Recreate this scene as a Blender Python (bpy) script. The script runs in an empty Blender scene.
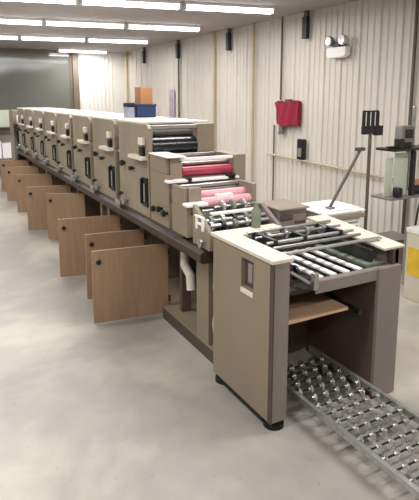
import bpy, bmesh, math, random
from mathutils import Vector, Matrix
random.seed(7)
PI = math.pi
scn = bpy.context.scene
COL = scn.collection

# ------------------------------------------------------------------ materials
def lin(h):
    h = h.lstrip('#')
    v = [int(h[i:i+2], 16)/255 for i in (0, 2, 4)]
    return [c/12.92 if c <= .04045 else ((c+.055)/1.055)**2.4 for c in v]

def mat(name, hexc, rough=.5, metal=0., var=.08, scale=6., bump=0., hex2=None, spec=.5, stretch=None):
    m = bpy.data.materials.new(name); m.use_nodes = True
    nt = m.node_tree; b = nt.nodes['Principled BSDF']
    b.inputs['Roughness'].default_value = rough
    b.inputs['Metallic'].default_value = metal
    b.inputs['Specular IOR Level'].default_value = spec
    c = lin(hexc)
    tc = nt.nodes.new('ShaderNodeTexCoord')
    mp = nt.nodes.new('ShaderNodeMapping')
    if stretch: mp.inputs['Scale'].default_value = stretch
    nt.links.new(tc.outputs['Object'], mp.inputs['Vector'])
    n = nt.nodes.new('ShaderNodeTexNoise'); n.inputs['Scale'].default_value = scale
    n.inputs['Detail'].default_value = 5
    nt.links.new(mp.outputs['Vector'], n.inputs['Vector'])
    r = nt.nodes.new('ShaderNodeValToRGB')
    r.color_ramp.elements[0].position = .3; r.color_ramp.elements[1].position = .7
    c2 = lin(hex2) if hex2 else [min(1, x*(1+var)) for x in c]
    c1 = c if hex2 else [x*(1-var) for x in c]
    r.color_ramp.elements[0].color = (*c1, 1); r.color_ramp.elements[1].color = (*c2, 1)
    nt.links.new(n.outputs['Fac'], r.inputs['Fac'])
    nt.links.new(r.outputs['Color'], b.inputs['Base Color'])
    if bump:
        bp = nt.nodes.new('ShaderNodeBump'); bp.inputs['Strength'].default_value = bump
        bp.inputs['Distance'].default_value = .01
        nt.links.new(n.outputs['Fac'], bp.inputs['Height'])
        nt.links.new(bp.outputs['Normal'], b.inputs['Normal'])
    return m

def emis(name, hexc, s):
    m = bpy.data.materials.new(name); m.use_nodes = True
    b = m.node_tree.nodes['Principled BSDF']
    b.inputs['Base Color'].default_value = (.9, .9, .9, 1)
    b.inputs['Emission Color'].default_value = (*lin(hexc), 1)
    b.inputs['Emission Strength'].default_value = s
    return m

M = dict(
    wall=mat('painted_corrugated_steel', '#d0cac1', .5, 0, .04, 1.5),
    wallwhite=mat('white_corrugated_steel', '#e8e6e0', .45, 0, .03, 1.5),
    ceil=mat('ceiling_board', '#aaa3a2', .8, 0, .05, 1.2),
    brownwall=mat('brown_timber_post', '#75685c', .6, 0, .1, 8),
    plain=mat('painted_wall', '#b5ada2', .7, 0, .05, 2),
    tan=mat('tan_enamel', '#8b7e6b', .42, 0, .06, 3),
    tan2=mat('worn_tan_enamel', '#8e8271', .45, 0, .10, 5),
    taupe=mat('taupe_enamel', '#857b76', .4, 0, .05, 4),
    umber=mat('dark_umber_enamel', '#4c4038', .5, 0, .1, 5),
    maroon=mat('maroon_brown_panel', '#5f4c47', .5, 0, .1, 4),
    door=mat('wood_tone_door', '#977a61', .5, 0, .0, 5, hex2='#a5876c', stretch=(8, 8, .7)),
    wood=mat('raw_wood_board', '#d0a684', .6, 0, 0, 6, hex2='#deb997', stretch=(1, 10, 1)),
    rail=mat('dark_brown_rail', '#3d302a', .45, 0, .15, 7),
    inside=mat('cabinet_inside_brown', '#6a5a4b', .6, 0, .1, 4),
    darkin=mat('dark_interior', '#262422', .6, 0, .2, 6),
    black=mat('black_plastic', '#191717', .4, 0, .2, 8),
    rubber=mat('black_rubber', '#111111', .7, 0, .2, 12),
    ivory=mat('ivory_enamel', '#dcd5c8', .35, 0, .03, 5),
    white=mat('white_paper', '#f4f3f2', .6, 0, .02, 4),
    steel=mat('brushed_steel', '#b9bab6', .32, .9, .1, 20),
    galv=mat('zinc_plated_steel', '#b3b6b3', .38, .75, .2, 30),
    wheel=mat('zinc_skate_wheel', '#e2e4e2', .22, .95, .1, 30),
    darksteel=mat('dark_oily_steel', '#3b3d3c', .35, .7, .3, 15),
    green=mat('sage_green_plate', '#76806f', .5, .1, .15, 8),
    palegreen=mat('pale_green_sheet', '#c3cbb8', .6, 0, .05, 3),
    ink=mat('black_ink_roller', '#1d1d22', .22, 0, .3, 6),
    red=mat('red_ink_roller', '#a8384c', .3, 0, .15, 10),
    pink=mat('pink_ink_roller', '#d9a3ab', .35, 0, .15, 14),
    cloth=mat('dark_red_cloth', '#8a1830', .85, 0, .15, 20, .3),
    blue=mat('navy_blue_plastic', '#22365c', .4, 0, .1, 6),
    card=mat('brown_cardboard', '#a9764f', .75, 0, .08, 8),
    greyblue=mat('grey_blue_plastic', '#8f98a8', .5, 0, .1, 6),
    purple=mat('dull_purple_plastic', '#54414a', .5, 0, .2, 9),
    cream=mat('cream_conduit', '#b8a98c', .5, 0, .08, 5),
    conduit=mat('dark_conduit', '#5c5248', .5, .2, .1, 5),
    yellow=mat('yellow_print', '#e2bd3a', .5, 0, .15, 9),
    boxwhite=mat('off_white_carton', '#d3cbba', .6, 0, .06, 6),
    grey=mat('grey_enamel', '#7d7876', .5, 0, .1, 5),
    lilac=mat('lilac_poster', '#a79bab', .7, 0, .2, 9),
    fixture=mat('white_fixture', '#e6e4e2', .5, 0, .02, 4),
    tube=emis('fluorescent_diffuser', '#fdfbff', 9.),
    lens=mat('clear_lamp_lens', '#c9c9c6', .15, .3, .1, 9),
)

def floor_mat():
    m = bpy.data.materials.new('polished_concrete'); m.use_nodes = True
    nt = m.node_tree; b = nt.nodes['Principled BSDF']
    tc = nt.nodes.new('ShaderNodeTexCoord')
    def noise(s, d, w=0.):
        n = nt.nodes.new('ShaderNodeTexNoise'); n.inputs['Scale'].default_value = s
        n.inputs['Detail'].default_value = d; n.inputs['Distortion'].default_value = w
        nt.links.new(tc.outputs['Object'], n.inputs['Vector']); return n
    n1 = noise(.75, 8, .4); n2 = noise(5, 8, .3); n3 = noise(28, 4)
    r1 = nt.nodes.new('ShaderNodeValToRGB')
    e = r1.color_ramp.elements
    e[0].position = .44; e[0].color = (*lin('#9a9791'), 1)
    e[1].position = .58; e[1].color = (*lin('#bfb9ae'), 1)
    nt.links.new(n1.outputs['Fac'], r1.inputs['Fac'])
    r2 = nt.nodes.new('ShaderNodeValToRGB')
    e = r2.color_ramp.elements
    e[0].position = .3; e[0].color = (.86, .855, .85, 1); e[1].position = .68; e[1].color = (1.04, 1.03, 1.0, 1)
    nt.links.new(n2.outputs['Fac'], r2.inputs['Fac'])
    mx = nt.nodes.new('ShaderNodeMix'); mx.data_type = 'RGBA'; mx.blend_type = 'MULTIPLY'
    mx.inputs[0].default_value = 1
    nt.links.new(r1.outputs['Color'], mx.inputs[6]); nt.links.new(r2.outputs['Color'], mx.inputs[7])
    # dark scuff flecks
    r3 = nt.nodes.new('ShaderNodeValToRGB'); e = r3.color_ramp.elements
    e[0].position = .24; e[0].color = (.45, .43, .4, 1); e[1].position = .31; e[1].color = (1, 1, 1, 1)
    nt.links.new(n3.outputs['Fac'], r3.inputs['Fac'])
    my = nt.nodes.new('ShaderNodeMix'); my.data_type = 'RGBA'; my.blend_type = 'MULTIPLY'; my.inputs[0].default_value = .6
    nt.links.new(mx.outputs[2], my.inputs[6]); nt.links.new(r3.outputs['Color'], my.inputs[7])
    nt.links.new(my.outputs[2], b.inputs['Base Color'])
    rr = nt.nodes.new('ShaderNodeMapRange'); rr.inputs[3].default_value = .28; rr.inputs[4].default_value = .5
    nt.links.new(n2.outputs['Fac'], rr.inputs[0]); nt.links.new(rr.outputs[0], b.inputs['Roughness'])
    return m
M['floor'] = floor_mat()

# ------------------------------------------------------------------ mesh helpers
class MB:
    def __init__(s): s.bm = bmesh.new()
    def box(s, x0, x1, y0, y1, z0, z1, rot=None, piv=None):
        v = [s.bm.verts.new((x, y, z)) for x in (x0, x1) for y in (y0, y1) for z in (z0, z1)]
        for f in ((0, 1, 3, 2), (4, 6, 7, 5), (0, 4, 5, 1), (2, 3, 7, 6), (0, 2, 6, 4), (1, 5, 7, 3)):
            s.bm.faces.new([v[i] for i in f])
        if rot:
            bmesh.ops.rotate(s.bm, verts=v, cent=Vector(piv), matrix=rot)
        return s
    def tube(s, a, b, r, n=12, r2=None):
        a = Vector(a); b = Vector(b); d = b-a; L = d.length
        q = d.to_track_quat('Z', 'Y').to_matrix().to_4x4()
        mt = Matrix.Translation((a+b)/2) @ q
        bmesh.ops.create_cone(s.bm, cap_ends=True, segments=n, radius1=r, radius2=r if r2 is None else r2, depth=L, matrix=mt)
        return s
    def path(s, pts, r, n=8):
        for a, b in zip(pts, pts[1:]): s.tube(a, b, r, n)
        for p in pts[1:-1]: s.ball(p, r*1.02, 8)
        return s
    def ball(s, c, r, n=12, sc=(1, 1, 1)):
        mt = Matrix.Translation(c) @ Matrix.Diagonal((*sc, 1))
        bmesh.ops.create_uvsphere(s.bm, u_segments=n, v_segments=max(6, n//2), radius=r, matrix=mt)
        return s
    def prism(s, pts, axis, a0, a1):
        """extrude the closed polygon pts (2-D) along axis 0/1/2 from a0 to a1"""
        def P(p, a):
            l = list(p); l.insert(axis, a); return l
        A = [s.bm.verts.new(P(p, a0)) for p in pts]; B = [s.bm.verts.new(P(p, a1)) for p in pts]
        n = len(pts)
        s.bm.faces.new(A[::-1]); s.bm.faces.new(B)
        for i in range(n):
            s.bm.faces.new((A[i], A[(i+1) % n], B[(i+1) % n], B[i]))
        bmesh.ops.recalc_face_normals(s.bm, faces=s.bm.faces[:])
        return s
    def lathe(s, prof, c, axis='X', n=20):
        """prof: list of (r, t) revolved round an axis through c"""
        rings = []
        for r, t in prof:
            ring = []
            for i in range(n):
                a = 2*PI*i/n; u, w = r*math.cos(a), r*math.sin(a)
                p = {'X': (t, u, w), 'Y': (u, t, w), 'Z': (u, w, t)}[axis]
                ring.append(s.bm.verts.new((c[0]+p[0], c[1]+p[1], c[2]+p[2])))
            rings.append(ring)
        for A, B in zip(rings, rings[1:]):
            for i in range(n): s.bm.faces.new((A[i], A[(i+1) % n], B[(i+1) % n], B[i]))
        s.bm.faces.new(rings[0][::-1]); s.bm.faces.new(rings[-1])
        bmesh.ops.recalc_face_normals(s.bm, faces=s.bm.faces[:])
        return s
    def build(s, name, m, parent=None, bevel=0., smooth=False, label=None):
        me = bpy.data.meshes.new(name)
        if parent: bmesh.ops.translate(s.bm, verts=s.bm.verts, vec=-wloc(parent))   # shapes are written in world space
        bmesh.ops.recalc_face_normals(s.bm, faces=s.bm.faces[:])
        s.bm.to_mesh(me); s.bm.free()
        me.materials.append(m)
        o = bpy.data.objects.new(name, me); COL.objects.link(o)
        if smooth:
            for p in me.polygons: p.use_smooth = True
            es = o.modifiers.new('edges', 'EDGE_SPLIT'); es.split_angle = math.radians(40)
        if bevel:
            bv = o.modifiers.new('bevel', 'BEVEL'); bv.width = bevel; bv.segments = 2; bv.limit_method = 'ANGLE'
        if parent:
            o.parent = parent
        if label: o['label'] = label
        return o

def wloc(o):
    v = Vector((0, 0, 0))
    while o: v += Vector(o.location); o = o.parent
    return v

def tag(o, label=None, cat=None, group=None, kind=None):
    if label: o['label'] = label
    if cat: o['category'] = cat
    if group: o['group'] = group
    if kind: o['kind'] = kind
    return o

def thing(name, label, cat, loc=(0, 0, 0), group=None):
    o = bpy.data.objects.new(name, None); COL.objects.link(o)
    o.location = loc; o.empty_display_size = .1
    return tag(o, label, cat, group)

def box(*a): return MB().box(*a)

def copy_tree(o, parent=None):
    c = o.copy(); COL.objects.link(c)
    if parent is not None: c.parent = parent
    for ch in list(o.children): copy_tree(ch, c)
    return c

# ------------------------------------------------------------------ setting
XW, YB, ZC = 4.5, 12.9, 2.8
tag(box(-4.1, 4.7, -3.1, 13.1, -.1, 0).build('floor', M['floor']), kind='structure')
tag(box(-4.1, 4.7, -3.1, 13.1, ZC, ZC+.1).build('ceiling', M['ceil']), kind='structure')

def ribs(t0, t1, base, depth):
    """plan profile of a ribbed steel sheet: a tall rib every 0.305 m, two low ones between"""
    pts = []; t = t0
    while t < t1-.3:
        for k, (dt, d) in enumerate(((0, 1), (.1, .6), (.2, .6))):
            w = .018 if k == 0 else .012
            c = t+.03+dt
            pts += [(c-w-.012, base), (c-w, base-depth*d), (c+w, base-depth*d), (c+w+.012, base)]
        t += .305
    return [(t0, base)]+pts+[(t1, base)]
def sheet_x(name, m):           # wall whose face looks to -X
    pr = ribs(-3, 12.9, XW, .02)
    pts = [(x, y) for y, x in pr]+[(XW+.12, 12.9), (XW+.12, -3)]
    return MB().prism(pts, 2, 0, ZC).build(name, m)
tag(sheet_x('wall_right', M['wall']), kind='structure')
pr = ribs(3.34, XW, YB, .012)
tag(MB().prism(pr+[(XW, YB+.12), (3.34, YB+.12)], 2, 0, ZC).build('wall_back', M['wallwhite']), kind='structure')
tag(box(-4.1, 3.2, YB+.1, YB+.2, 0, ZC).build('wall_back_partition', M['plain']), kind='structure')
tag(box(3.2, 3.34, YB-.06, YB+.1, 0, ZC).build('trim_1', M['brownwall']), kind='structure')
tag(box(-4.1, -4, -3, 13, 0, ZC).build('wall_left', M['plain']), kind='structure')
tag(box(-4, 4.5, -3.1, -3, 0, ZC).build('wall_front', M['plain']), kind='structure')
# large dark glazed partition at the far left
g = bpy.data.materials.new('dark_glass'); g.use_nodes = True
gb = g.node_tree.nodes['Principled BSDF']
gn = g.node_tree.nodes.new('ShaderNodeTexNoise'); gn.inputs['Scale'].default_value = 1.3
gr = g.node_tree.nodes.new('ShaderNodeValToRGB')
gr.color_ramp.elements[0].color = (*lin('#6a6c65'), 1); gr.color_ramp.elements[1].color = (*lin('#777a72'), 1)
g.node_tree.links.new(gn.outputs['Fac'], gr.inputs['Fac']); g.node_tree.links.new(gr.outputs['Color'], gb.inputs['Base Color'])
gb.inputs['Roughness'].default_value = .09; gb.inputs['Specular IOR Level'].default_value = .5
gb.inputs['IOR'].default_value = 1.6
w = tag(box(-3.9, 3.14, YB+.02, YB+.06, .9, ZC-.03).build('window_1', g), kind='structure')
fr = MB()
for x in (-3.96, -2.2, -.6, .9, 3.14): fr.box(x, x+.06, YB, YB+.1, 0, ZC)
fr.box(-3.96, 3.2, YB, YB+.1, .84, .9).box(-3.96, 3.2, YB, YB+.1, ZC-.05, ZC)
tag(fr.build('trim_2', M['brownwall']), kind='structure')
tag(box(-3.96, 3.2, YB+.03, YB+.1, 0, .84).build('trim_3', M['plain']), kind='structure')

# ------------------------------------------------------------------ ceiling lights
def fixture(xc, yc, label, L=1.2, rot=0):
    t = thing('ceiling_light', label, 'ceiling light', (xc, yc, ZC), 'fluorescent strip lights on the ceiling')
    MB().box(xc-L/2, xc+L/2, yc-.075, yc+.075, ZC-.035, ZC).build('light_housing', M['fixture'], t, .004)
    # wrap-round diffuser
    pts = [(yc-.07, ZC-.035), (yc-.065, ZC-.065), (yc-.03, ZC-.08), (yc+.03, ZC-.08), (yc+.065, ZC-.065), (yc+.07, ZC-.035)]
    MB().prism(pts, 0, xc-L/2+.015, xc+L/2-.015).build('diffuser', M['tube'], t)
    for s in (-1, 1):
        MB().box(xc+s*(L/2)-.012, xc+s*(L/2)+.012, yc-.078, yc+.078, ZC-.085, ZC-.001).build('end_cap', M['fixture'], t)
    t.rotation_euler.z = rot
    return t
names_ = {0: 'leftmost of its row', 1: 'second from the left of its row', 2: 'third from the left of its row', 3: 'rightmost, by the corrugated wall'}
for ri, (yy, rn, tilt) in enumerate(((5.95, 'bright strip light, row nearest the camera', -.2), (7.9, 'bright strip light, second row from the camera', -.18),
                               (10.1, 'strip light, third row from the camera', -.19), (12.4, 'strip light, row close to the back wall', 0))):
    for ci, xc in enumerate((-.14, 1.02, 2.17, 3.33)):
        if ri == 3 and ci < 3: continue
        yc = yy+tilt*(xc-1.9)
        fixture(xc, yc, (rn+', '+names_[ci]) if ri < 3 else 'lone dim-looking strip light close to the bright back wall', 1.12, math.atan(tilt))
for yc in (4.0, 1.7, -.6):  # out-of-frame fixtures added for lighting, continuing the row spacing
    for xc in (-.15, 2.33):
        fixture(xc, yc, 'unseen strip light above and behind the camera, %s' % {4.0: 'over the delivery end', 1.7: 'over the conveyor', -.6: 'at the rear of the room'}[yc]+(' to the left' if xc < 1 else ' to the right'))
def lamp(x, y, L, W, p, rot=0):
    l = bpy.data.lights.new('fluorescent_glow', 'AREA'); l.shape = 'RECTANGLE'; l.size = L; l.size_y = W
    l.energy = p; l.color = (1, .975, .95)
    o = bpy.data.objects.new('fluorescent_glow', l); COL.objects.link(o); o.location = (x, y, ZC-.088); o.rotation_euler.z = rot
for yc in (-.6, 1.7, 4.0):
    for xc in (-.15, 2.33): lamp(xc, yc, 1.15, .1, 38)
for yc, tl in ((5.95, -.2), (7.9, -.18), (10.1, -.19)):
    for xc in (.44, 2.75): lamp(xc, yc+tl*(xc-1.9), 2.2, .1, 38, math.atan(tl))
for yc in (0, 4, 8): lamp(-2.6, yc, 1.2, .13, 34)  # bare area lamps left of the rows, no fixture modelled there
lamp(3.33, 12.4, 1.1, .13, 34)

# ------------------------------------------------------------------ press
X0 = 1.42                       # aisle face of the whole line
P = .785                        # pitch of the print units

# print unit prototype, written for k = 0
def print_unit(label):
    t = thing('print_unit', label, 'printing press unit', (X0, 3.57, .77), 'tall print units in the press line')
    y0, y1 = 3.57, 4.25
    # aisle side panel: notched outline (near upper corner is the ink tray recess)
    prof = [(y0, .80), (y1, .80), (y1, 1.5), (y0+.04, 1.5), (y0, 1.47), (y0, 1.27), (y0+.015, 1.25), (y0, 1.23)]
    MB().prism(prof, 0, X0, X0+.035).build('side_panel', M['tan2'], t, .004)
    MB().box(X0+.035, 1.82, y0+.10, y1, .80, 1.2).build('ink_housing', M['umber'], t, .004)
    MB().box(X0, 1.975, y0+.1, y1+.03, 1.5, 1.515).build('top_cover', M['ivory'], t, .003)  # ivory colour stands in for lamp sheen on the top faces
    MB().box(1.82, 1.975, y0, y1+.02, .80, 1.5).build('gear_housing', M['tan2'], t, .008)
    # cross covers
    MB().box(X0+.035, 1.82, y0+.02, y0+.09, .80, 1.2).build('front_cover', M['tan'], t, .004)
    MB().box(X0+.035, 1.82, y0-.015, y0+.05, 1.225, 1.25).build('fountain_lip', M['ivory'], t, .003)
    MB().box(X0+.03, 1.82, y0+.0, y0+.03, 1.465, 1.495).build('tie_bar', M['steel'], t, .004)
    for (yy, zz, rr, mm) in ((.06, 1.332, .074, 'ink'), (.10, 1.432, .026, 'grey'), (.19, 1.38, .05, 'ink')):
        MB().tube((X0+.035, y0+yy, zz), (1.82, y0+yy, zz), rr, 20).build('ink_roller', M[mm], t, 0, True)
    # ivory tray protruding into the aisle, with its bracket
    MB().prism([(y0+.03, 1.235), (y0+.31, 1.235), (y0+.30, 1.262), (y0+.04, 1.262)], 0, X0-.055, X0).build('side_tray', M['ivory'], t, .002)
    MB().box(X0-.03, X0, y0+.06, y0+.15, 1.345, 1.40).build('oil_cup', M['ivory'], t, .006)
    MB().box(X0-.025, X0, y0+.07, y0+.14, 1.262, 1.33).build('latch', M['black'], t, .003)
    # double vertical handles
    h = MB(); h.box(X0-.012, X0, y0+.02, y0+.135, .88, 1.10); h.build('slot_plate', M['darksteel'], t, .003)
    MB().tube((X0-.022, y0+.11, .90), (X0-.022, y0+.11, 1.09), .011).build('lever', M['black'], t, 0, True)
    MB().tube((X0-.022, y0+.045, .92), (X0-.022, y0+.045, 1.06), .009).build('lever', M['steel'], t, 0, True)
    # round knobs
    for (yy, zz, rr) in ((.53, 1.165, .024), (.32, 1.145, .018), (.60, .90, .016)):
        MB().lathe([(rr*.5, 0), (rr*.5, -.012), (rr, -.016), (rr, -.04), (rr*.8, -.045)], (X0, y0+yy, zz), 'X', 14).build('knob', M['black'], t, 0, True)
    MB().box(X0-.05, X0, y0+.56, y0+.68, .80, .84).build('register_block', M['steel'], t, .004)
    MB().lathe([(.012, 0), (.012, -.02), (.036, -.024), (.036, -.04), (.02, -.046)], (X0, y0+.50, .855), 'X', 16).build('adjusting_wheel', M['steel'], t, 0, True)
    return t
u0 = print_unit('nearest tall tan print unit, its black ink rollers showing above the stepped folding units')
ulab = ['second tall print unit behind the one whose black rollers show', 'third tall print unit from the delivery end', 'fourth tall print unit, in the middle of the press row',
        'fifth tall print unit from the delivery end', 'sixth tall print unit, far down the press row', 'seventh tall print unit, next to the farthest',
        'eighth and farthest tall print unit of the press row']
for k in range(1, 8):
    c = copy_tree(u0); c.location.y += P*k; c['label'] = ulab[k-1]

# dark stretches between the units, standing on the base: dark frames added for the shade in the gaps
wp = None
for k in range(7):
    if wp is None:
        wp = thing('gap_shade', '', 'gap shade', (1.46, 4.27, .77), 'added dark gap shades between the print units')
        MB().box(1.45, 1.80, 4.29, 4.335, .80, 1.44).build('shade_block', M['umber'], wp, .004)
        MB().tube((1.45, 4.31, 1.46), (1.80, 4.31, 1.46), .018, 14).build('guide_roller', M['steel'], wp, 0, True)
        c = wp
    else:
        c = copy_tree(wp); c.location.y += P*k
    c['label'] = 'dark frame and roller added for the shade in the gap between the %s and %s tall print units' % (('nearest', 'second', 'third', 'fourth', 'fifth', 'sixth', 'seventh')[k], ('second', 'third', 'fourth', 'fifth', 'sixth', 'seventh', 'farthest')[k])

# unwinder at the far end: dark end frame and tan housing
t = thing('unwind_stand', 'dark framed roll unwinder at the far left end of the press row', 'unwinder', (1.42, 9.95, 0))
MB().box(1.40, 2.1, 9.86, 10.2, .0, 1.22).build('frame', M['black'], t, .01)
MB().box(1.40, 1.9, 10.22, 10.7, 0, 1.46).build('rear_housing', M['tan2'], t, .01)
MB().tube((1.45, 10.05, 1.3), (2.05, 10.05, 1.3), .075, 20).build('paper_roll', M['white'], t, 0, True)

# press bed: brown rail and tan deck carrying all the units
t = thing('press_bed', 'long dark brown rail and deck under the row of print units, above the open doors', 'press bed', (X0, 6.3, .7))
MB().prism([(1.385, .715), (1.385, .765), (1.42, .78), (1.6, .78), (1.6, .70), (1.40, .70)], 1, 2.68, 9.84).build('rail', M['rail'], t, .003)
MB().box(1.42, 2.24, 3.0, 9.84, .78, .80).build('deck', M['umber'], t)
MB().box(1.6, 2.24, 2.68, 9.84, .70, .78).build('deck_beam', M['umber'], t)

# ------------------------------------------------------------------ base cabinets with open doors
def cabinet(y0, y1, doors, label, posts=()):
    t = thing('base_cabinet', label, 'cabinet', (1.57, (y0+y1)/2, 0), 'base cabinets with open doors under the press')
    MB().box(1.62, 2.2, y0+.02, y1-.02, .0, .07).build('toe_kick', M['black'], t)
    MB().box(1.575, 2.22, y0, y1, .07, .10).build('cabinet_floor', M['tan'], t, .003)
    MB().box(2.19, 2.22, y0, y1, .10, .70).build('back_panel', M['inside'], t)
    for yy in (y0, y1-.03):
        MB().box(1.575, 2.19, yy, yy+.03, .10, .70).build('end_panel', M['tan'], t, .003)
    for yy in posts:
        MB().box(1.52, 1.575, yy, yy+.07, .10, .70).build('post', M['tan'], t, .003)
    for (hy, tx, ty) in doors:      # hinge y, tip x, tip y
        hx = 1.565
        d = Vector((tx-hx, ty-hy, 0)); W = .56
        if d.length < W: W = max(d.length, .36)
        ang = math.atan2(d.y, d.x)
        m = MB(); m.box(0, d.length, -.011, .011, .025, .585)
        bmesh.ops.rotate(m.bm, verts=m.bm.verts, cent=(0, 0, 0), matrix=Matrix.Rotation(ang, 3, 'Z'))
        bmesh.ops.translate(m.bm, verts=m.bm.verts, vec=(hx, hy, 0))
        dr = m.build('door', M['door'], t, .003)
        k = MB(); L = d.length
        k.lathe([(.010, -.011), (.010, -.026), (.023, -.028), (.023, -.044), (.015, -.05)], (L-.05, 0, .50), 'Y', 14)
        k.lathe([(.010, .011), (.010, .02), (.02, .022), (.015, .03)], (L-.05, 0, .50), 'Y', 14)
        if ang != 0:
            bmesh.ops.rotate(k.bm, verts=k.bm.verts, cent=(0, 0, 0), matrix=Matrix.Rotation(ang, 3, 'Z'))
        bmesh.ops.translate(k.bm, verts=k.bm.verts, vec=(hx, hy, 0))
        # the front (camera) side of a door opened this way is +local y
        kn = k.build('knob', M['black'], dr, 0, True)
        hg = MB()
        for z in (.12, .5): hg.tube((hx-.0, hy-.018, z), (hx, hy-.018, z+.05), .008, 8)
        h = hg.build('hinge', M['darksteel'], dr, 0, True)
    return t
cabinet(2.66, 4.13, [(3.575, .985, 3.65), (4.08, 1.07, 4.14)], 'nearest base cabinet with two open wood-tone doors and a tan post, beside the delivery unit', posts=())
bay = [o for o in COL.objects if o.name.startswith('base_cabinet')][-1]
MB().box(1.50, 1.575, 2.66, 3.54, .0, .085).build('sill', M['umber'], bay, .004)
MB().box(1.505, 1.575, 2.66, 3.54, .085, .10).build('sill_top', M['tan'], bay)
MB().box(1.505, 1.56, 2.80, 2.97, .10, .70).build('post', M['tan'], bay, .003)
MB().box(1.58, 1.66, 3.36, 3.40, .10, .70).build('post', M['maroon'], bay, .003)
cabinet(4.14, 5.36, [(4.70, .995, 4.80)], 'second base cabinet from the delivery end, its single door open', posts=(4.9,))
cabinet(5.37, 6.92, [(5.98, 1.17, 6.2), (6.66, 1.03, 6.76)], 'third base cabinet from the delivery end, its doors overlapping in view', posts=(6.1,))
cabinet(6.93, 8.3, [(7.8, 1.07, 7.9)], 'fourth base cabinet, behind the cabinet with two overlapping doors', posts=(7.9,))
cabinet(8.31, 9.84, [(8.8, 1.06, 8.9), (9.75, 1.09, 9.85)], 'farthest base cabinet at the left edge, doors open', posts=(9.0,))
# things inside the nearest bay
c = MB(); c.path([(1.60, 3.33, .64), (1.58, 3.30, .56), (1.56, 3.26, .50), (1.575, 3.20, .44), (1.57, 3.18, .34)], .034, 10)
tag(c.build('hose', M['ivory'], None, 0, True), 'white crumpled hose hanging inside the nearest open cabinet under the rail', 'hose')
tag(box(1.60, 1.80, 3.05, 3.16, .101, .36).build('toolbox', M['darkin'], None, .01), 'dark case standing inside the nearest open cabinet', 'case')
tag(MB().path([(1.47, 2.655, .68), (1.465, 2.65, .55), (1.475, 2.645, .44), (1.46, 2.65, .32), (1.47, 2.645, .2)], .008, 8).build('cable', M['ivory'], None, 0, True), 'pale cable hanging in the gap beside the tan side of the delivery unit', 'cable')

# ------------------------------------------------------------------ stepped folding / perforating units
def tier(name, label, y0, y1, ztop, zbot, xr, roller, gw):
    t = thing(name, label, 'press unit', (X0, (y0+y1)/2, .8), 'stepped roller units between print units and delivery')
    MB().box(X0, X0+.03, y0, y1, zbot, ztop-.12).box(X0, X0+.03, y0+.05, y1, ztop-.12, ztop).build('side_panel', M['tan'], t, .004)
    MB().box(X0+.03, xr, y0, y0+.025, zbot, ztop-.17).build('front_cover', M['tan'], t, .003)
    if gw > .05: MB().box(X0-.02, xr+.02, y0-.045, y0+.03, ztop-.168, ztop-.15).build('ledge', M['white'], t, .004)
    else: MB().box(X0-.02, 1.55, y0-.05, y0+.03, ztop-.11, ztop-.09).build('ledge', M['white'], t, .004)
    MB().box(xr, xr+gw, y0, y1, zbot, ztop).build('gear_housing', M['tan2'], t, .006)
    MB().box(X0+.03, X0+.12, y0+.03, y0+.06, ztop-.165, ztop).build('end_plate', M['tan2'], t, .003)
    MB().box(X0+.02, xr, y1-.05, y1-.01, ztop-.03, ztop-.005).build('top_bar', M['steel'], t, .004)
    for yy, zz, rr, mm in roller:
        MB().tube((X0+.12, y0+yy, zz), (xr, y0+yy, zz), rr, 20).build('roller', M[mm], t, 0, True)
    MB().box(X0+.12, xr, y1-.04, y1-.02, zbot+.2, ztop-.04).build('back_plate', M['steel'], t, .003)
    return t
t = tier('perforating_unit', 'upper stepped unit with a red inked roller, in front of the black rollers', 3.215, 3.55, 1.29, .80, 1.94,
     [(.05, 1.185, .034, 'red'), (.10, 1.235, .022, 'steel'), (.08, 1.135, .02, 'pink'), (.16, 1.2, .04, 'red')], .10)
MB().box(X0+.10, 1.94, 3.23, 3.25, 1.262, 1.285).build('cover_strip', M['white'], t, .003)
MB().box(X0-.012, 1.55, 3.20, 3.55, 1.29, 1.30).build('cap', M['white'], t, .003)
MB().box(1.86, 1.93, 3.17, 3.21, 1.12, 1.16).build('clamp', M['black'], t, .006)
MB().box(X0+.12, X0+.16, 3.17, 3.21, 1.12, 1.15).build('clamp', M['black'], t, .006)
for yy in (3.24, 3.33, 3.43):
    MB().lathe([(.012, 0), (.012, -.02), (.024, -.024), (.02, -.045)], (X0, yy, .905+(.015 if yy == 3.33 else 0)), 'X', 12).build('knob', M['black'], t, 0, True)
t = tier('numbering_unit', 'lower stepped unit with pink-stained rollers, below the red roller unit', 2.93, 3.165, 1.12, .80, 1.92,
     [(.05, 1.01, .036, 'pink'), (.12, 1.05, .03, 'pink'), (.03, .958, .016, 'steel')], .03)
MB().box(1.66, 1.78, 2.955, 3.0, 1.0, 1.06).build('paper_guide', M['white'], t, .003)
for i, xx in enumerate((1.66, 1.74, 1.82)):
    MB().lathe([(.035, -.012), (.042, -.008), (.042, .008), (.035, .012)], (xx, 2.90, .99), 'X', 20).build('numbering_wheel', M['steel' if i != 1 else 'green'], t, 0, True)
MB().tube((1.60, 2.90, .99), (1.92, 2.90, .99), .01, 10).build('shaft', M['steel'], t, 0, True)

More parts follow.
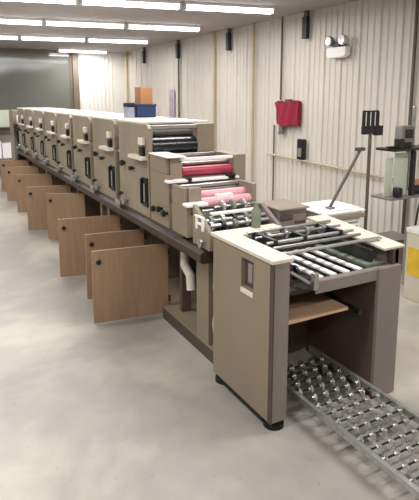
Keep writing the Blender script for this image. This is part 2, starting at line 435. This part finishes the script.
t = thing('folding_unit', 'low tangle of steel shafts and collars between the pink rollers and the delivery table', 'press unit', (X0, 2.78, .8))
MB().prism([(2.63, .79), (2.85, .79), (2.85, 1.04), (2.80, 1.01), (2.63, .90)], 0, X0, X0+.03).build('side_panel', M['tan'], t, .004)
MB().prism([(2.63, .79), (2.85, .79), (2.85, 1.0), (2.80, .97), (2.63, .88)], 0, 1.93, 1.96).build('side_panel', M['taupe'], t, .004)
MB().box(X0+.03, 1.93, 2.64, 2.85, .79, .815).build('bed', M['darksteel'], t)
for (yy, zz, rr) in ((2.70, .855, .014), (2.76, .905, .016), (2.80, .93, .016), (2.82, .87, .014)):
    MB().tube((X0+.03, yy, zz), (1.93, yy, zz), rr, 14).build('shaft', M['steel'], t, 0, True)
    for j in range(5):
        xx = 1.50+.085*j+.02*((int(yy*100)) % 3)
        MB().lathe([(rr, -.012), (rr+.016, -.012), (rr+.016, .012), (rr, .012)], (xx, yy, zz), 'X', 14).build('collar', M[('steel', 'darksteel', 'green')[(j+int(yy*50)) % 3]], t, 0, True)
MB().box(1.54, 1.88, 2.81, 2.85, .96, .975).build('guard', M['white'], t, .002)
h = MB(); a, b, c, d = 2.69, 2.79, .90, .975
h.box(X0-.012, X0, a, a+.02, c, d); h.box(X0-.012, X0, b-.02, b, c, d); h.box(X0-.012, X0, a+.02, b-.02, c+.03, c+.045); h.box(X0-.014, X0, a-.01, b+.01, d, d+.012)
h.build('bracket', M['white'], t, .002, label='white H-shaped bracket')
# handwheel below
MB().lathe([(.01, 0), (.01, -.02), (.03, -.022), (.03, -.034), (.015, -.038)], (X0, 2.70, .83), 'X', 18).build('handwheel', M['steel'], t, 0, True)

tag(MB().lathe([(.028, 0), (.03, .06), (.03, .10), (.014, .125), (.014, .15)], (1.71, 2.57, .9215), 'Z', 16).build('bottle', M['green'], None, 0, True),
    'green-grey bottle standing on the white top of the delivery unit', 'bottle')
t = thing('control_box', 'brown-grey flat metal box with slotted front behind the green-grey bottle', 'box', (2.05, 2.8, .8))
MB().box(1.99, 2.22, 2.72, 2.98, .80, .96).build('housing', M['taupe'], t, .006)
MB().box(1.98, 2.23, 2.70, 2.99, .96, .975).build('lid', M['tan2'], t, .004)
MB().box(2.0, 2.1, 2.712, 2.72, .90, .93).build('slot', M['maroon'], t)
MB().box(2.12, 2.2, 2.712, 2.72, .86, .88).build('slot', M['maroon'], t)

# ------------------------------------------------------------------ delivery unit
t = thing('delivery_unit', 'tan delivery cabinet at the near end of the press with open front and roller top', 'press unit', (1.85, 2.3, 0))
sp = MB()                                        # left side panel with a recess cut in
def ring(y0, y1, z0, z1, a0, a1, b0, b1, x0, x1, m):
    m.box(x0, x1, y0, a0, z0, z1); m.box(x0, x1, a1, y1, z0, z1)
    m.box(x0, x1, a0, a1, z0, b0); m.box(x0, x1, a0, a1, b1, z1)
ring(2.0, 2.58, .05, .90, 2.15, 2.27, .70, .86, X0, X0+.03, sp)
side = sp.build('side_panel', M['tan'], t)
MB().box(X0+.025, X0+.05, 2.14, 2.28, .69, .87).build('switch_recess', M['purple'], t, label='dark purple switch recess')
MB().box(X0-.006, X0+.012, 2.15, 2.27, .668, .695).build('recess_lip', M['ivory'], t, .002)
MB().box(X0+.004, X0+.03, 2.17, 2.21, .74, .84).build('switch', M['taupe'], t, .002)
MB().box(X0+.001, X0+.10, 1.975, 2.0, .05, .90).build('front_strip', M['taupe'], t, .003)
MB().box(X0-.002, X0+.006, 1.97, 2.001, .05, .90).build('corner_edge', M['umber'], t)
MB().box(X0+.03, X0+.10, 2.0, 2.04, .05, .90).build('corner_post', M['taupe'], t)
# right leg panel
MB().box(2.11, 2.28, 1.95, 1.975, .005, .775).build('front_strip', M['taupe'], t, .003)
MB().box(2.25, 2.28, 1.975, 2.58, .01, .86).build('side_panel', M['taupe'], t, .003)
MB().box(2.11, 2.14, 1.975, 2.55, .03, .70).build('inner_panel', M['maroon'], t)
MB().box(2.235, 2.28, 1.975, 2.02, .775, .86).build('corner_post', M['umber'], t, .003)
# back
MB().box(X0+.03, 2.25, 2.55, 2.575, .05, .86).build('back_panel', M['umber'], t)
MB().box(X0+.03, 2.11, 2.54, 2.55, .52, .70).build('inner_back', M['maroon'], t)
# cross bar, front
MB().box(1.68, 2.28, 1.965, 1.975, .705, .77).box(1.68, 2.28, 1.975, 2.01, .755, .77).build('cross_bar', M['taupe'], t, .003)
# white top plate, L-shaped
MB().box(X0-.01, X0+.12, 1.97, 2.60, .90, .92).box(X0+.12, 1.86, 2.46, 2.60, .90, .92).build('top_plate', M['boxwhite'], t, .003)
# sloping right top board
MB().prism([(1.98, .86), (1.98, .875), (2.66, .915), (2.66, .90)], 0, 2.17, 2.33).build('top_board', M['boxwhite'], t, .003)
MB().box(2.30, 2.33, 2.02, 2.66, .78, .858).build('top_board_skirt', M['tan2'], t, .003)
# roller frame on top
for x in (1.56, 2.12):
    MB().box(x, x+.02, 2.03, 2.5, .79, .86).build('frame_rail', M['darksteel'], t, .003)
for yy, zz, rr, mm in ((2.16, .915, .009, 'steel'), (2.22, .925, .010, 'galv'), (2.33, .93, .008, 'steel'), (2.42, .935, .012, 'steel')):
    MB().tube((1.55, yy, zz), (2.16, yy, zz), rr, 12).build('cross_rod', M[mm], t, 0, True)
for x in (1.60, 1.80, 2.06):
    MB().box(x-.012, x+.012, 2.205, 2.435, .905, .942).build('rod_clamp', M['darksteel'], t, .004)
for x in (1.63, 1.75, 1.9, 2.02):
    MB().lathe([(.008, -.01), (.024, -.01), (.024, .01), (.008, .01)], (x, 2.33, .93), 'X', 16).build('press_wheel', M['steel'], t, 0, True)
for i in range(5):
    x = 1.64+.092*i
    MB().box(x, x+.034, 2.01, 2.46, .762, .775).build('slat', M['darksteel' if i < 1 else 'white'], t, .002)
MB().box(2.08, 2.22, 2.02, 2.46, .765, .785).build('green_plate', M['green'], t, .002)
MB().box(X0+.10, 2.25, 2.02, 2.54, .70, .715).build('tray_floor', M['black'], t)
for x in (1.55, 1.62):
    MB().lathe([(.01, -.008), (.04, -.008), (.04, .008), (.01, .008)], (x, 2.07, .80), 'X', 18).build('belt_pulley', M['darksteel'], t, 0, True)
MB().box(1.56, 2.26, 2.085, 2.115, .893, .903).box(1.56, 1.575, 2.09, 2.11, .86, .893).box(2.235, 2.25, 2.09, 2.11, .86, .893).build('flat_bar', M['galv'], t, .002)
MB().box(1.66, 1.69, 1.955, 1.985, .73, .82).build('clamp_block', M['steel'], t, .004)
MB().tube((1.54, 2.05, .84), (1.66, 1.99, .76), .008, 8).build('stay_rod', M['steel'], t, 0, True)
# wooden shelf and rail inside
MB().box(X0+.03, 1.97, 2.03, 2.46, .538, .556).build('wood_shelf', M['wood'], t, .002)
MB().tube((2.03, 2.0, .52), (2.03, 2.54, .56), .016, 10).build('shelf_rod', M['darksteel'], t, 0, True)
MB().box(X0+.031, X0+.06, 2.05, 2.58, .10, .12).build('skid', M['darksteel'], t)
for (x, y) in ((X0+.06, 2.03), (X0+.05, 2.53)):
    MB().lathe([(.055, 0), (.055, .025), (.03, .03), (.02, .05)], (x, y, 0), 'Z', 16).build('foot', M['rubber'], t, 0, True)
MB().box(X0+.01, X0+.035, 2.06, 2.56, .012, .05).build('plinth', M['rubber'], t)  # black strip put in for the shadow gap under the side panel

# paper stack on sloping board
t = thing('paper_stack', 'stack of large white sheets lying on the far side of the delivery unit', 'paper stack', (2.4, 2.85, .95))
for i, (dx, dy) in enumerate(((0, 0), (.02, -.01), (-.01, .012))):
    MB().box(2.31+dx, 2.70+dx, 2.69+dy, 3.0+dy, .881+.014*i, .894+.014*i).build('sheet', M['white'], t, .003)
# side stand carrying them
t = thing('side_table', 'tan side table with ribbed front behind the delivery unit, under white sheets', 'table', (2.5, 2.95, 0))
MB().box(2.30, 2.72, 2.675, 3.04, .85, .88).build('table_top', M['tan2'], t, .004)
MB().box(2.36, 2.69, 2.70, 2.715, .76, .85).build('apron', M['steel'], t, .003)
MB().box(2.44, 2.68, 2.688, 2.70, .77, .845).build('front_panel', M['white'], t, .003)
for z in (.785, .815):
    MB().box(2.46, 2.66, 2.684, 2.688, z, z+.01).build('slot', M['grey'], t)
for x in (2.36, 2.66):
    for y in (2.72, 2.98):
        MB().box(x, x+.03, y, y+.03, 0, .85).build('leg', M['grey'], t, .003)

# post with black rack
t = thing('rack_post', 'tall thin dark post with a black slotted rack at its top', 'post', (2.78, 2.70, 0))
MB().tube((2.75, 2.70, 0.02), (2.75, 2.70, 1.45), .012, 10).build('pole', M['conduit'], t, 0, True)
MB().lathe([(.03, 0), (.03, .015), (.015, .03)], (2.75, 2.70, 0), 'Z', 20).build('base', M['black'], t, 0, True)
r = MB(); r.box(2.68, 2.83, 2.69, 2.72, 1.44, 1.50)
for x in (2.68, 2.723, 2.767, 2.812): r.box(x-.002, x+.022, 2.70, 2.715, 1.50, 1.595)
r.box(2.68, 2.83, 2.70, 2.715, 1.595, 1.607)
r.build('rack', M['black'], t, .003)
MB().box(2.79, 2.86, 2.685, 2.715, 1.43, 1.50).build('switch_box', M['black'], t, .004)

# slanted arm
t = thing('support_arm', 'slanting dark rod rising from the white sheets to a short bracket', 'support arm', (2.43, 2.7, 1.0))
MB().box(2.43, 2.48, 2.73, 2.78, .9225, .937).build('foot', M['grey'], t, .003)
MB().tube((2.455, 2.755, .935), (2.71, 2.75, 1.325), .011, 10).build('rod', M['conduit'], t, 0, True)
MB().box(2.67, 2.75, 2.735, 2.765, 1.32, 1.345).build('bracket', M['conduit'], t, .004)

# ------------------------------------------------------------------ skate-wheel conveyor
t = thing('skate_wheel_conveyor', 'zinc skate-wheel conveyor running out of the delivery cabinet toward the camera', 'conveyor', (1.83, 1.6, 0))
zc = .12; yA, yB = .95, 2.42
for x in (1.625, 2.03):
    MB().box(x-.004, x+.004, yA, yB, .10, .14).box(x-.004, x+.02 if x < 1.8 else x+.004, yA, yB, .10, .105).box(x-.012, x+.012, yA, yB, .137, .142).build('rail', M['galv'], t, .002)
axm = None; wm = {}
n = int((yB-yA-.06)/.075)
wproto = None
for i in range(n):
    y = yA+.05+i*.075
    a = MB().tube((1.629, y, zc), (2.026, y, zc), .005, 8).build('axle', M['darksteel'], t, 0, True)
    xs = [1.658+.076*j for j in range(5)] if i % 2 == 0 else [1.700+.076*j for j in range(5)]
    for x in xs:
        if wproto is None:
            w = MB().lathe([(.006, -.012), (.011, -.013), (.012, -.006), (.022, -.006), (.026, -.007), (.026, .007), (.022, .006), (.012, .006), (.011, .013), (.006, .012)], (0, 0, 0), 'X', 18)
            bmesh.ops.translate(w.bm, verts=w.bm.verts, vec=wloc(t))
            wproto = w.build('skate_wheel', M['wheel'], t, 0, True)
            wproto.location = Vector((x, y, zc))-wloc(t)
        else:
            c = wproto.copy(); COL.objects.link(c); c.location = Vector((x, y, zc))-wloc(t); c.parent = t
for y in (yA+.05, 1.7, yB-.12):
    MB().box(1.63, 2.025, y-.015, y+.015, .08, .09).build('cross_brace', M['galv'], t)
for y in (yA+.05, yB-.12):
    for x in (1.64, 2.015):
        MB().box(x-.012, x+.012, y-.015, y+.015, 0, .10).build('foot', M['darksteel'], t)

# ------------------------------------------------------------------ boxes on the press
t = thing('storage_bin', 'navy blue plastic bin on top of the press by the far wall', 'bin', (1.78, 4.62, 1.516))
b = MB(); b.box(1.69, 1.87, 4.5, 4.515, 1.516, 1.635); b.box(1.69, 1.87, 4.735, 4.75, 1.516, 1.635); b.box(1.69, 1.705, 4.515, 4.735, 1.516, 1.635); b.box(1.855, 1.87, 4.515, 4.735, 1.516, 1.635); b.box(1.69, 1.87, 4.5, 4.75, 1.516, 1.526)
b.build('bin_body', M['blue'], t, .003)
MB().box(1.685, 1.875, 4.495, 4.502, 1.62, 1.637).build('rim', M['blue'], t, .002)
tag(box(1.74, 1.86, 4.55, 4.70, 1.526, 1.79).build('cardboard_box', M['card'], None, .004), 'brown cardboard box standing up out of the navy blue bin', 'box')
t = thing('parts_bin', 'small grey-blue bin with black lid left of the navy blue bin', 'bin', (1.645, 4.6, 1.516))
MB().box(1.60, 1.67, 4.52, 4.62, 1.516, 1.61).build('bin_body', M['greyblue'], t, .004)
MB().box(1.597, 1.673, 4.517, 4.623, 1.61, 1.65).build('lid', M['black'], t, .004)

# ------------------------------------------------------------------ wall things (right wall, X = 4.5)
def w_(name, label, cat, m, group=None, bev=.003, smooth=False, mb=None):
    return tag(mb.build(name, m, None, bev, smooth), label, cat, group)
XF = 4.465
for yy, lab in ((5.68, 'nearest narrow black bracket high on the corrugated wall, left of the emergency light'), (7.66, 'narrow black bracket high on the wall, second from the emergency light'),
                (9.62, 'narrow black bracket high on the wall with a conduit below it'), (11.45, 'farthest narrow black bracket high on the wall near the back corner')):
    t = thing('wall_bracket', lab, 'bracket', (XF, yy, 2.6), 'narrow black brackets under the ceiling')
    MB().box(4.40, XF, yy-.042, yy+.042, 2.45, 2.73).build('bracket_body', M['black'], t, .006)
    MB().box(4.42, XF, yy-.03, yy+.03, 2.73, 2.80).build('hanger', M['conduit'], t, .003)
def conduit(y, z0, z1, r, m, lab):
    t = MB().tube((XF-r, y, z0), (XF-r, y, z1), r, 10)
    return tag(t.build('conduit', M[m], None, 0, True), lab, 'conduit')
conduit(6.93, .0, 2.799, .022, 'cream', 'cream vertical pipe on the wall left of the red cloth')
conduit(8.15, .0, 2.799, .028, 'cream', 'cream vertical pipe on the wall behind the end of the black rollers')
conduit(9.62, .0, 2.449, .018, 'conduit', 'dark vertical conduit under the third black bracket')
conduit(3.93, .0, 2.799, .018, 'conduit', 'dark vertical conduit at the right edge of the wall')
conduit(6.22, 1.66, 2.799, .014, 'conduit', 'thin dark conduit running up from the red cloth to the ceiling')
conduit(12.6, .0, 2.799, .03, 'cream', 'pale vertical pipe near the far back corner')
tag(MB().path([(XF-.016, 6.36, 1.3), (XF-.016, 6.36, .85), (XF-.016, 6.36, .002)], .011, 8).build('cable', M['conduit'], None, 0, True), 'thin cable dropping down the wall below the red cloth', 'cable')
tag(MB().tube((XF-.035, 6.5, .87), (XF-.035, 4.1, .815), .014, 10).build('pipe', M['cream'], None, 0, True), 'tan horizontal pipe running along the wall behind the slanting rod', 'pipe')
# red cloth bag
t = thing('red_jacket', 'dark red cloth bundle hanging on the wall left of the emergency light', 'jacket', (XF, 6.0, 1.64))
bm = bmesh.new(); N, K = 18, 12
outer = []
for i in range(N+1):
    row = []
    for j in range(K+1):
        u, v = i/N, j/K
        w = .56-.0*v; yl = 6.28-.02*math.sin(3*v); y = 5.70+.56*u + (.06*v if u > .5 else -.0)*0
        if u > .8: y -= .10*(1-v)*((u-.8)/.2)
        z = 1.31+.33*v + .015*math.sin(9*u) - (.10*(u-.75) if (v > .6 and u > .75) else 0)
        d = .05+.05*math.sin(PI*min(1, max(0, u)))*(1-.5*v)+.015*math.sin(22*u+3*v)
        row.append((XF-d, y, z))
    outer.append(row)
V = [[bm.verts.new(p) for p in r_] for r_ in outer]
B = [[bm.verts.new((XF-.004, p[1], p[2])) for p in r_] for r_ in outer]
for i in range(N):
    for j in range(K):
        bm.faces.new((V[i][j], V[i+1][j], V[i+1][j+1], V[i][j+1])); bm.faces.new((B[i][j+1], B[i+1][j+1], B[i+1][j], B[i][j]))
for i in range(N):
    bm.faces.new((V[i][0], B[i][0], B[i+1][0], V[i+1][0])); bm.faces.new((V[i][K], V[i+1][K], B[i+1][K], B[i][K]))
for j in range(K):
    bm.faces.new((V[0][j], V[0][j+1], B[0][j+1], B[0][j])); bm.faces.new((V[N][j], B[N][j], B[N][j+1], V[N][j+1]))
m_ = MB(); m_.bm.free(); m_.bm = bm; m_.build('cloth', M['cloth'], t, 0, True)
MB().box(4.40, XF, 5.9, 6.0, 1.62, 1.67).build('hook', M['conduit'], t, .004)
t = thing('wall_valve', 'small grey fitting on the wall just below the red cloth', 'fitting', (XF, 6.17, 1.22))
MB().box(4.42, XF, 6.13, 6.21, 1.18, 1.30).build('body', M['grey'], t, .006)
MB().tube((4.40, 6.17, 1.2), (4.42, 6.17, 1.2), .03, 14).build('dial', M['steel'], t, 0, True)
t = thing('wall_phone', 'slim black handset box on the wall below and right of the red cloth', 'wall box', (XF, 5.7, 1.0))
MB().box(4.41, XF, 5.63, 5.77, .86, 1.14).build('body', M['black'], t, .01)
MB().box(4.40, 4.41, 5.66, 5.74, .9, 1.02).build('face', M['green'], t, .003)

# emergency light
t = thing('emergency_light', 'white emergency light with two lamp heads high on the corrugated wall', 'emergency light', (XF, 5.04, 2.25))
MB().prism([(4.87, 2.19), (4.93, 2.165), (5.15, 2.165), (5.21, 2.19), (5.21, 2.29), (4.87, 2.29)], 0, 4.38, XF).build('battery_box', M['white'], t, .012)
MB().box(4.39, 4.46, 4.99, 5.09, 2.29, 2.35).build('mount', M['black'], t, .004)
for y in (4.92, 5.15):
    MB().lathe([(.025, .05), (.05, .02), (.062, -.03), (.058, -.04)], (4.40, y, 2.365), 'X', 20).build('lamp_head', M['grey'] if y > 5 else M['lens'], t, 0, True)
    MB().lathe([(.05, -.041), (.05, -.046)], (4.40, y, 2.365), 'X', 20).build('lamp_lens', M['lens'], t, 0, True)
    MB().tube((4.43, y, 2.31), (4.43, 5.04+(y-5.04)*.4, 2.31), .008, 8).build('bracket', M['black'], t, 0, True)
# posters on the far wall
tag(box(4.46, 4.4805, 9.77, 10.0, 1.30, 1.84).build('poster', M['lilac'], None), 'pale lilac poster on the wall beyond the press, above the black rollers', 'poster')


# settle the wall fittings a hand's breadth nearer along the wall
for o in list(COL.objects):
    if o.parent is None and o.name.split('.')[0] in ('wall_bracket', 'conduit', 'red_jacket', 'wall_valve', 'wall_phone', 'emergency_light', 'cable', 'pipe') and o.name != 'cable':
        o.location.y -= .05 if o.name == 'red_jacket' else .11
# ------------------------------------------------------------------ machine on the right edge
t = thing('work_rack', 'dark steel work rack with two shelves at the right edge, against the corrugated wall', 'rack', (3.75, 3.1, 0))
MB().box(3.31, 4.25, 2.98, 3.18, 1.26, 1.282).build('shelf', M['darksteel'], t, .004)
MB().box(3.30, 4.25, 2.98, 3.20, .855, .875).build('shelf', M['grey'], t, .004)
for (x, y) in ((3.73, 3.0), (3.73, 3.16), (4.22, 3.0), (4.22, 3.16)):
    MB().box(x, x+.025, y, y+.025, 0, 1.62).build('upright', M['steel'], t, .003)
MB().box(3.74, 4.23, 3.16, 3.18, .3, .34).build('brace', M['darksteel'], t, .003)
MB().box(3.56, 3.60, 3.0, 3.03, .875, 1.255).build('post', M['black'], t, .003)
MB().path([(3.66, 2.972, .86), (3.62, 2.965, .75), (3.60, 2.965, .62), (3.67, 2.972, .52), (3.74, 2.99, .50)], .009, 8).build('cable', M['black'], t, 0, True)
tag(box(3.40, 3.55, 3.04, 3.05, .876, 1.24).build('sheet', M['palegreen'], None, .002), 'pale green upright sheet on the lower shelf of the work rack, right one', 'sheet', None)
tag(box(3.305, 3.395, 3.06, 3.07, .876, 1.20).build('sheet', M['palegreen'], None, .002), 'pale green upright sheet on the lower shelf of the work rack, left shorter one', 'sheet', None)
t = thing('clamp_tool', 'black clamp tool with a block handle on the upper shelf of the work rack', 'tool', (3.42, 3.05, 1.285))
MB().box(3.29, 3.44, 3.02, 3.05, 1.283, 1.302).build('blade', M['black'], t, .003)
MB().box(3.40, 3.45, 3.0, 3.07, 1.283, 1.36).build('handle', M['black'], t, .005)
t = thing('meter_box', 'grey meter box on the upper shelf of the work rack beside the upright', 'box', (3.6, 3.15, 1.285))
MB().box(3.51, 3.66, 3.08, 3.17, 1.283, 1.46).build('housing', M['grey'], t, .01)
MB().box(3.54, 3.63, 3.072, 3.08, 1.36, 1.43).build('window', M['darksteel'], t, .003)
MB().box(3.50, 3.58, 3.04, 3.07, 1.283, 1.325).build('cover', M['black'], t, .003)
tag(MB().lathe([(.03, 0), (.04, .01), (.04, .07), (.035, .08)], (3.40, 3.0, .8755), 'Z', 14).build('can', M['black'], None, 0, True), 'small black can on the front edge of the lower shelf of the work rack', 'can')
t = thing('motor', 'black motor on the lower shelf of the work rack beside the upright', 'motor', (3.62, 3.04, .876))
MB().tube((3.62, 3.05, .915), (3.72, 3.05, .915), .038, 16).build('body', M['darksteel'], t, 0, True)
tag(box(3.76, 4.0, 3.03, 3.15, .876, .98).build('carton', M['card'], None, .004), 'brown carton on the lower shelf of the work rack at the right edge', 'box')
t = thing('carton_with_yellow_print', 'off-white carton with a yellow printed patch on the floor at the right edge', 'box', (3.55, 2.95, 0))
MB().box(3.49, 3.88, 2.78, 2.955, 0, .60).build('box_body', M['boxwhite'], t, .006)
MB().box(3.485, 3.885, 2.772, 2.96, .58, .62).build('lid', M['white'], t, .004)
MB().box(3.487, 3.491, 2.785, 2.93, .22, .46).box(3.50, 3.76, 2.777, 2.781, .22, .46).build('printed_patch', M['yellow'], t)
t = thing('floor_cabinet', 'low dark grey metal cabinet on the floor left of the off-white carton', 'cabinet', (4.0, 3.6, 0))
MB().box(3.84, 4.2, 3.45, 3.75, .04, .32).build('cabinet_body', M['grey'], t, .006)
MB().box(3.86, 4.18, 3.44, 3.45, .08, .29).build('door', M['taupe'], t, .003)
MB().box(3.86, 4.18, 3.48, 3.72, 0, .04).build('plinth', M['black'], t)

# ------------------------------------------------------------------ far left: table with white stacks
t = thing('far_table', 'grey table with a dark top at the far left end of the aisle', 'table', (1.3, 12.1, 0))
MB().box(.7, 1.72, 11.8, 12.5, 1.0, 1.06).build('table_top', M['darkin'], t, .004)
for x in (.74, 1.66):
    for y in (11.84, 12.42): MB().box(x, x+.04, y, y+.04, 0, 1.0).build('leg', M['grey'], t)
MB().box(.72, 1.70, 11.85, 12.45, .36, .40).build('lower_shelf', M['grey'], t)
for i, x in enumerate((.8, 1.1, 1.38)):
    tag(box(x, x+.26, 11.86, 12.2, .401, .82-.05*i).build('paper_ream', M['white'], None, .004), 'white paper bundle on the lower shelf of the far table, %s' % ('leftmost', 'middle one', 'rightmost')[i], 'paper', 'white paper bundles')
tag(box(1.3, 1.6, 11.95, 12.3, 1.061, 1.42).build('carton', M['palegreen'], None, .006), 'pale grey-green carton on top of the far table', 'box')

# ------------------------------------------------------------------ camera, world
F, PX, PY, HZ = 520., 209.5, 185., 97.
th = math.atan((PY-HZ)/F); yaw = math.atan(285/(F/math.cos(th)))
cd = bpy.data.cameras.new('camera'); cam = bpy.data.objects.new('camera', cd); COL.objects.link(cam)
cam.location = (0, 0, 1.7); cam.rotation_euler = (PI/2-th, 0, -yaw)
cd.sensor_fit = 'VERTICAL'; cd.sensor_height = 24; cd.lens = 24*F/500
cd.shift_y = -(250-PY)/500; cd.clip_start = .05
scn.camera = cam
wd = bpy.data.worlds.new('world'); scn.world = wd; wd.use_nodes = True
wd.node_tree.nodes['Background'].inputs[0].default_value = (.5, .5, .52, 1)
wd.node_tree.nodes['Background'].inputs[1].default_value = .3
scn.view_settings.view_transform = 'Standard'; scn.view_settings.look = 'None'
scn.view_settings.gamma = 1; scn.view_settings.exposure = -.2
